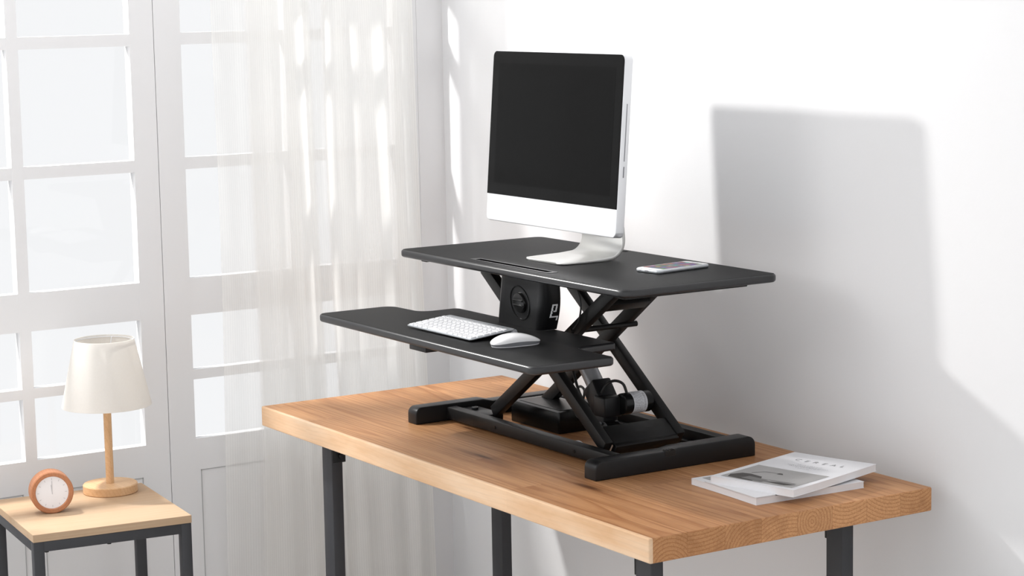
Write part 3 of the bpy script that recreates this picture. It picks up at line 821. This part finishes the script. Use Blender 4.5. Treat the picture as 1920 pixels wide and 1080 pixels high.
# ------------------------------------------------------------------ phone
ph = thing('smartphone', 'white smartphone with colourful lit home screen lying on the worktop', 'phone', (1.122, 0.515, H+ZT), R(8))
PW, PL = 0.080, 0.166
b = nb(); prism(b, rect(-PW/2, PW/2, -PL/2, PL/2, 0.011, 8), 0.0, 0.0088, 0.0032, 4); pb = obj('body', b, M['alu_keys'], ph, smooth=True)
b = nb(); prism(b, rect(-PW/2+0.0028, PW/2-0.0028, -PL/2+0.0028, PL/2-0.0028, 0.009, 6), 0.0082, 0.0092, 0.0003, 1); obj('front_glass', b, M['white_gloss'], ph, smooth=True)
b = nb(); box(b, -0.034, 0.034, -0.062, 0.062, 0.0091, 0.0094); scr = obj('display', b, M['phone_screen'], ph); scr['label'] = 'lit display with coloured icons'
b = nb(); cyl(b, (0, -0.0725, 0.0090), (0, -0.0725, 0.00945), 0.0058, seg=24); obj('home_button', b, M['alu'], ph)
b = nb(); box(b, -0.010, 0.010, 0.0715, 0.0733, 0.0090, 0.0094); obj('earpiece', b, M['key_mark'], ph)
b = nb(); box(b, -0.006, 0.006, -PL/2-0.0003, -PL/2+0.001, 0.0032, 0.0060); box(b, -0.026, -0.018, -PL/2-0.0003, -PL/2+0.001, 0.0036, 0.0056); obj('port', b, M['key_mark'], ph)
b = nb(); box(b, PW/2-0.001, PW/2+0.0007, 0.030, 0.042, 0.0032, 0.0056, 0.0004, 1); obj('side_button', b, M['alu_keys'], ph)

# ------------------------------------------------------------------ magazines
def text_mesh(body, size, spacing=1.0):
    cu = bpy.data.curves.new('txt', 'FONT'); cu.body = body; cu.size = size; cu.align_x = 'CENTER'; cu.space_character = spacing; cu.resolution_u = 3
    o = link_new('txt', cu); bpy.context.view_layer.update()
    me = bpy.data.meshes.new_from_object(o.evaluated_get(bpy.context.evaluated_depsgraph_get()))
    bpy.data.objects.remove(o); bpy.data.curves.remove(cu); return me

def magazine(name, label, loc, rz, w, l, th, bend, group):
    r = thing(name, label, 'magazine', loc, rz, group)
    def zf(x, y): return bend(x/w, y/l)
    def sheet(bm, x0, x1, y0, y1, z0, z1, nx=10, ny=12, mi=0):
        g = [[[bm.verts.new((x0+(x1-x0)*i/nx, y0+(y1-y0)*j/ny, z+zf(x0+(x1-x0)*i/nx, y0+(y1-y0)*j/ny))) for j in range(ny+1)] for i in range(nx+1)] for z in (z0, z1)]
        for k in (0, 1):
            for i in range(nx):
                for j in range(ny):
                    f = bm.faces.new((g[k][i][j], g[k][i+1][j], g[k][i+1][j+1], g[k][i][j+1])); f.material_index = mi
        for i in range(nx):
            for j in (0, ny): f = bm.faces.new((g[0][i][j], g[0][i+1][j], g[1][i+1][j], g[1][i][j])); f.material_index = mi
        for j in range(ny):
            for i in (0, nx): f = bm.faces.new((g[0][i][j], g[0][i][j+1], g[1][i][j+1], g[1][i][j])); f.material_index = mi
    b = nb(); sheet(b, 0.0, w-0.001, 0.001, l-0.001, 0.0006, th-0.0006)
    obj('pages', b, M['paper'], r, smooth=True)
    b = nb(); sheet(b, 0.0, w, 0, l, th-0.0006, th, 10, 12); sheet(b, 0.0, w, 0, l, 0.0, 0.0006, 10, 12); sheet(b, -0.0006, 0.0, 0, l, 0.0, th, 1, 12)
    obj('cover', b, M['cover'], r, smooth=True)
    return r, zf
# lower one, lying flat with a small stack of loose leaves at its front corner
r1, z1f = magazine('magazine', 'thin white magazine lying flat under another magazine on the desk end', (1.405, 0.352, H), R(-2.5), 0.236, 0.286, 0.0140, lambda u, v: 0.0006*math.sin(u*3), 'magazines on the desk')
b = nb()
for k in range(3):
    box(b, 0.05, 0.2365, 0.0-0.0006*k, 0.05, 0.0141+k*0.0011, 0.0145+k*0.0011+0.0003)
lv = obj('loose_leaf', b, M['paper'], r1)
b = nb(); box(b, 0.012, 0.10, 0.02, 0.15, 0.0142, 0.0146); obj('cover_photo', b, M['photo_grey'], r1)
# upper one
TZ = 0.0172
bend = lambda u, v: 0.004*max(0.0, v-0.35)**1.5*(0.4+u) - 0.0010*math.sin(math.pi*u)
r2, z2f = magazine('magazine', 'white magazine with a grey photograph on its cover, lying on top of another', (1.476, 0.350, H+TZ), R(14.3), 0.218, 0.304, 0.0155, bend, 'magazines on the desk')
def on_cover(bm, pts, mi=0, dz=0.0001):
    """a flat patch following the cover (pts: outline in cover coordinates)"""
    f = bm.faces.new([bm.verts.new((p[0], p[1], 0)) for p in pts]); f.material_index = mi
def finish_cover(bm, dz):
    bmesh.ops.triangulate(bm, faces=bm.faces[:])
    bmesh.ops.subdivide_edges(bm, edges=bm.edges[:], cuts=4, use_grid_fill=True)
    for v in bm.verts: v.co.z = 0.0155+z2f(v.co.x, v.co.y)+dz
b = nb(); on_cover(b, [(0.015, 0.014), (0.203, 0.014), (0.203, 0.150), (0.015, 0.150)]); finish_cover(b, 0.0003)
ph_ = obj('cover_photo', b, M['photo_grey'], r2); ph_['label'] = 'grey photograph printed on the cover'
b = nb()
on_cover(b, [(0.022, 0.040), (0.030, 0.020), (0.095, 0.018), (0.100, 0.045), (0.090, 0.062), (0.055, 0.070), (0.035, 0.066)])
on_cover(b, [(0.118, 0.030), (0.175, 0.024), (0.195, 0.040), (0.150, 0.042)])
on_cover(b, [(0.066, 0.105), (0.0685, 0.105), (0.0505, 0.078), (0.048, 0.080)])
on_cover(b, [(0.066, 0.103), (0.0685, 0.106), (0.106, 0.110), (0.106, 0.1085)])
on_cover(b, [(0.100, 0.112), (0.108, 0.112), (0.116, 0.102), (0.100, 0.100)])
finish_cover(b, 0.0006); obj('photo_subject', b, M['photo_dark'], r2)
b = nb(); on_cover(b, [(0.060, 0.026), (0.118, 0.020), (0.122, 0.044), (0.066, 0.050)]); on_cover(b, [(0.120, 0.045), (0.185, 0.046), (0.190, 0.049), (0.120, 0.048)])
finish_cover(b, 0.0008); obj('photo_detail', b, M['photo_mid'], r2)
def cover_text(name, body, x, y, size, spacing):
    me = text_mesh(body, size, spacing); b = nb(); b.from_mesh(me); bpy.data.meshes.remove(me)
    bmesh.ops.translate(b, verts=b.verts, vec=(x, y, 0))
    for v in b.verts: v.co.z = 0.0155+z2f(v.co.x, v.co.y)+0.0006
    return obj(name, b, M['ink'], r2)
t_ = cover_text('title_text', 'CEREAL', 0.112, 0.236, 0.021, 2.1); t_['label'] = 'widely spaced thin title lettering'
b = nb()
rr = random.Random(11)
for y, x0, x1 in ((0.205, 0.080, 0.142), (0.195, 0.060, 0.165), (0.187, 0.070, 0.150), (0.176, 0.095, 0.128)):
    x = x0
    while x < x1:
        w = rr.uniform(0.0012, 0.0026); on_cover(b, [(x, y), (x+w, y), (x+w, y+0.0022), (x, y+0.0022)]); x += w+rr.uniform(0.0018, 0.0035)
for v in b.verts: v.co.z = 0.0155+z2f(v.co.x, v.co.y)+0.0006
obj('small_print', b, M['ink'], r2)

# ------------------------------------------------------------------ side table, lamp, clock
ZS = -0.215; TR = R(-5.9)
tb = thing('side_table', 'small square side table with pale wood top and black metal frame by the window', 'side table', (-0.048, -0.466, 0), TR)
TW, TD = 0.422, 0.401; zt = H+ZS
b = nb(); box(b, -TW/2, TW/2, -TD/2, TD/2, zt-0.0195, zt, 0.0012, 2); obj('table_top', b, M['table_wood'], tb)
lw = 0.0265
for sx in (-1, 1):
    for sy in (-1, 1):
        b = nb(); xa = sx*(TW/2-0.001); ya = sy*(TD/2-0.001)
        box(b, min(xa, xa-sx*lw), max(xa, xa-sx*lw), min(ya, ya-sy*lw), max(ya, ya-sy*lw), 0, zt-0.0197, 0.0015, 2)
        obj('leg', b, M['leg_metal'], tb, smooth=True)
for s in (-1, 1):
    b = nb(); ya = s*(TD/2-0.001); box(b, -TW/2+lw, TW/2-lw, min(ya, ya-s*0.022), max(ya, ya-s*0.022), zt-0.045, zt-0.0198, 0.0012); obj('rail', b, M['leg_metal'], tb, smooth=True)
    b = nb(); xa = s*(TW/2-0.001); box(b, min(xa, xa-s*0.022), max(xa, xa-s*0.022), -TD/2+lw, TD/2-lw, zt-0.045, zt-0.0198, 0.0012); rl = obj('rail', b, M['leg_metal'], tb, smooth=True)
    if s == 1:
        for y in (-TD/2+0.035, TD/2-0.21):
            b = nb(); cyl(b, (xa-0.011, y, zt-0.0485), (xa-0.011, y, zt-0.0445), 0.0055, seg=12); obj('screw', b, M['black_satin'], rl)

lp = thing('table_lamp', 'table lamp with white linen shade on a wooden stem and round base', 'lamp', (-0.187, -0.353, zt))
b = nb(); lathe(b, [(0, 0), (0.069, 0), (0.071, 0.002), (0.071, 0.021), (0.069, 0.0235), (0, 0.0235)], 64); obj('base', b, M['lamp_wood'], lp, smooth=True)
b = nb(); cyl(b, (0, 0, 0.0234), (0, 0, 0.250), 0.0105, seg=24); obj('stem', b, M['lamp_wood'], lp, smooth=True)
b = nb(); cyl(b, (0, 0, 0.25), (0, 0, 0.300), 0.012, seg=20, bev=0.002); cyl(b, (0, 0, 0.30), (0, 0, 0.312), 0.018, 0.018, 20)
obj('socket', b, M['white_plastic'], lp, smooth=True)
z0, z1, ra, rb = 0.231, 0.406, 0.1165, 0.0775
b = nb(); lathe(b, [(ra-0.0012, z0), (ra, z0), (ra, z0+0.001), (rb, z1-0.001), (rb, z1), (rb-0.0014, z1), (rb-0.0014, z1-0.001), (ra-0.0014, z0+0.001), (ra-0.0012, z0)], 72)
sh = obj('lamp_shade', b, M['shade'], lp, smooth=True); sh['label'] = 'white linen cone shade'
b = nb()
for z, r in ((z1-0.006, rb-0.0025),):
    n = 48; tube(b, [(r*math.cos(2*math.pi*k/n), r*math.sin(2*math.pi*k/n), z) for k in range(n+1)], 0.0012, 6, 1)
for k in range(3):
    a = 2*math.pi*k/3+0.4; tube(b, [(0.017*math.cos(a), 0.017*math.sin(a), 0.310), ((rb-0.003)*math.cos(a), (rb-0.003)*math.sin(a), z1-0.006)], 0.0012, 6, 1)
obj('shade_ring', b, M['white_plastic'], lp, smooth=True)

ck = thing('desk_clock', 'small round wooden clock with white face on the side table', 'clock', (-0.066, -0.560, zt), R(-12.3))
CR = 0.0535
mt = Matrix.Translation((0, 0, CR)) @ Matrix.Rotation(R(90), 4, 'Y')
b = nb(); lathe(b, [(0, -0.0235), (CR-0.003, -0.0235), (CR, -0.0205), (CR, 0.0210), (CR-0.0025, 0.0235), (0.0430, 0.0235), (0.0412, 0.0195), (0, 0.0195)], 72, mt)
cs = obj('case', b, M['clock_wood'], ck, smooth=True)
b = nb(); lathe(b, [(0.0410, 0.0196), (0, 0.0200)], 56, mt); df = obj('clock_face', b, M['dial_white'], ck); df['label'] = 'plain white dial'
b = nb()
for k in range(12):
    a = 2*math.pi*k/12; m = mt @ Matrix.Rotation(a, 4, 'Z'); box(b, 0.032, 0.037, -0.0006, 0.0006, 0.0199, 0.0203, 0, 1, m)
obj('hour_marks', b, M['dial_mark'], df)
b = nb(); box(b, -0.004, 0.030, -0.0007, 0.0007, 0.0203, 0.0208, 0, 1, mt @ Matrix.Rotation(R(180), 4, 'Z')); obj('minute_hand', b, M['dial_mark'], ck)
b = nb(); box(b, -0.004, 0.020, -0.0009, 0.0009, 0.0203, 0.0207, 0, 1, mt @ Matrix.Rotation(R(186), 4, 'Z')); obj('hour_hand', b, M['dial_mark'], ck)

for o in SC.objects:
    if '_abs' in o: del o['_abs']

# ------------------------------------------------------------------ light
wd = bpy.data.worlds.new('overcast'); SC.world = wd; wd.use_nodes = True
bg = wd.node_tree.nodes['Background']; bg.inputs[0].default_value = (0.975, 0.985, 1.0, 1); bg.inputs[1].default_value = 1.22
def lamp(name, kind, loc, energy, size, col=(1, 1, 1)):
    l = bpy.data.lights.new(name, kind); l.energy = energy; l.color = col
    l.shadow_soft_size = size
    o = link_new(name, l); o.location = Vector(loc)+Vector((0, 0, H)); return o
lamp('window_light', 'POINT', (-0.70, -0.88, 1.405), 255, 0.05, (1.0, 0.985, 0.96))

lamp('fill_light', 'POINT', (-0.10, -2.3, 1.35), 55, 0.55, (1.0, 0.99, 0.975))  # soft fill added from the left, no lamp stands there

# ------------------------------------------------------------------ camera
fpx, yaw, pitch, roll = 4125.63285, 1.00725965, 0.13686292, -0.01822085
cl = Vector((5.1594826, -2.47345865, 1.08363865+H))
f = Vector((-math.sin(yaw)*math.cos(pitch), math.cos(yaw)*math.cos(pitch), -math.sin(pitch)))
r0 = Vector((math.cos(yaw), math.sin(yaw), 0)); u0 = r0.cross(f)
r_ = math.cos(roll)*r0+math.sin(roll)*u0; u_ = -math.sin(roll)*r0+math.cos(roll)*u0
cam = bpy.data.cameras.new('camera'); co = link_new('camera', cam)
mw = Matrix((( r_.x, u_.x, -f.x, cl.x), (r_.y, u_.y, -f.y, cl.y), (r_.z, u_.z, -f.z, cl.z), (0, 0, 0, 1)))
co.matrix_world = mw
cam.sensor_width = 36.0; cam.lens = 36.0*fpx/1920.0; cam.clip_start = 0.05
SC.camera = co
vs = SC.view_settings
SC.display_settings.display_device = 'sRGB'
vs.view_transform = 'Standard'; vs.look = 'None'; vs.exposure = 0.0; vs.gamma = 1.0; vs.use_curve_mapping = False
SC.cycles.sample_clamp_indirect = 4.0
SC.cycles.max_bounces = 12; SC.cycles.transparent_max_bounces = 24
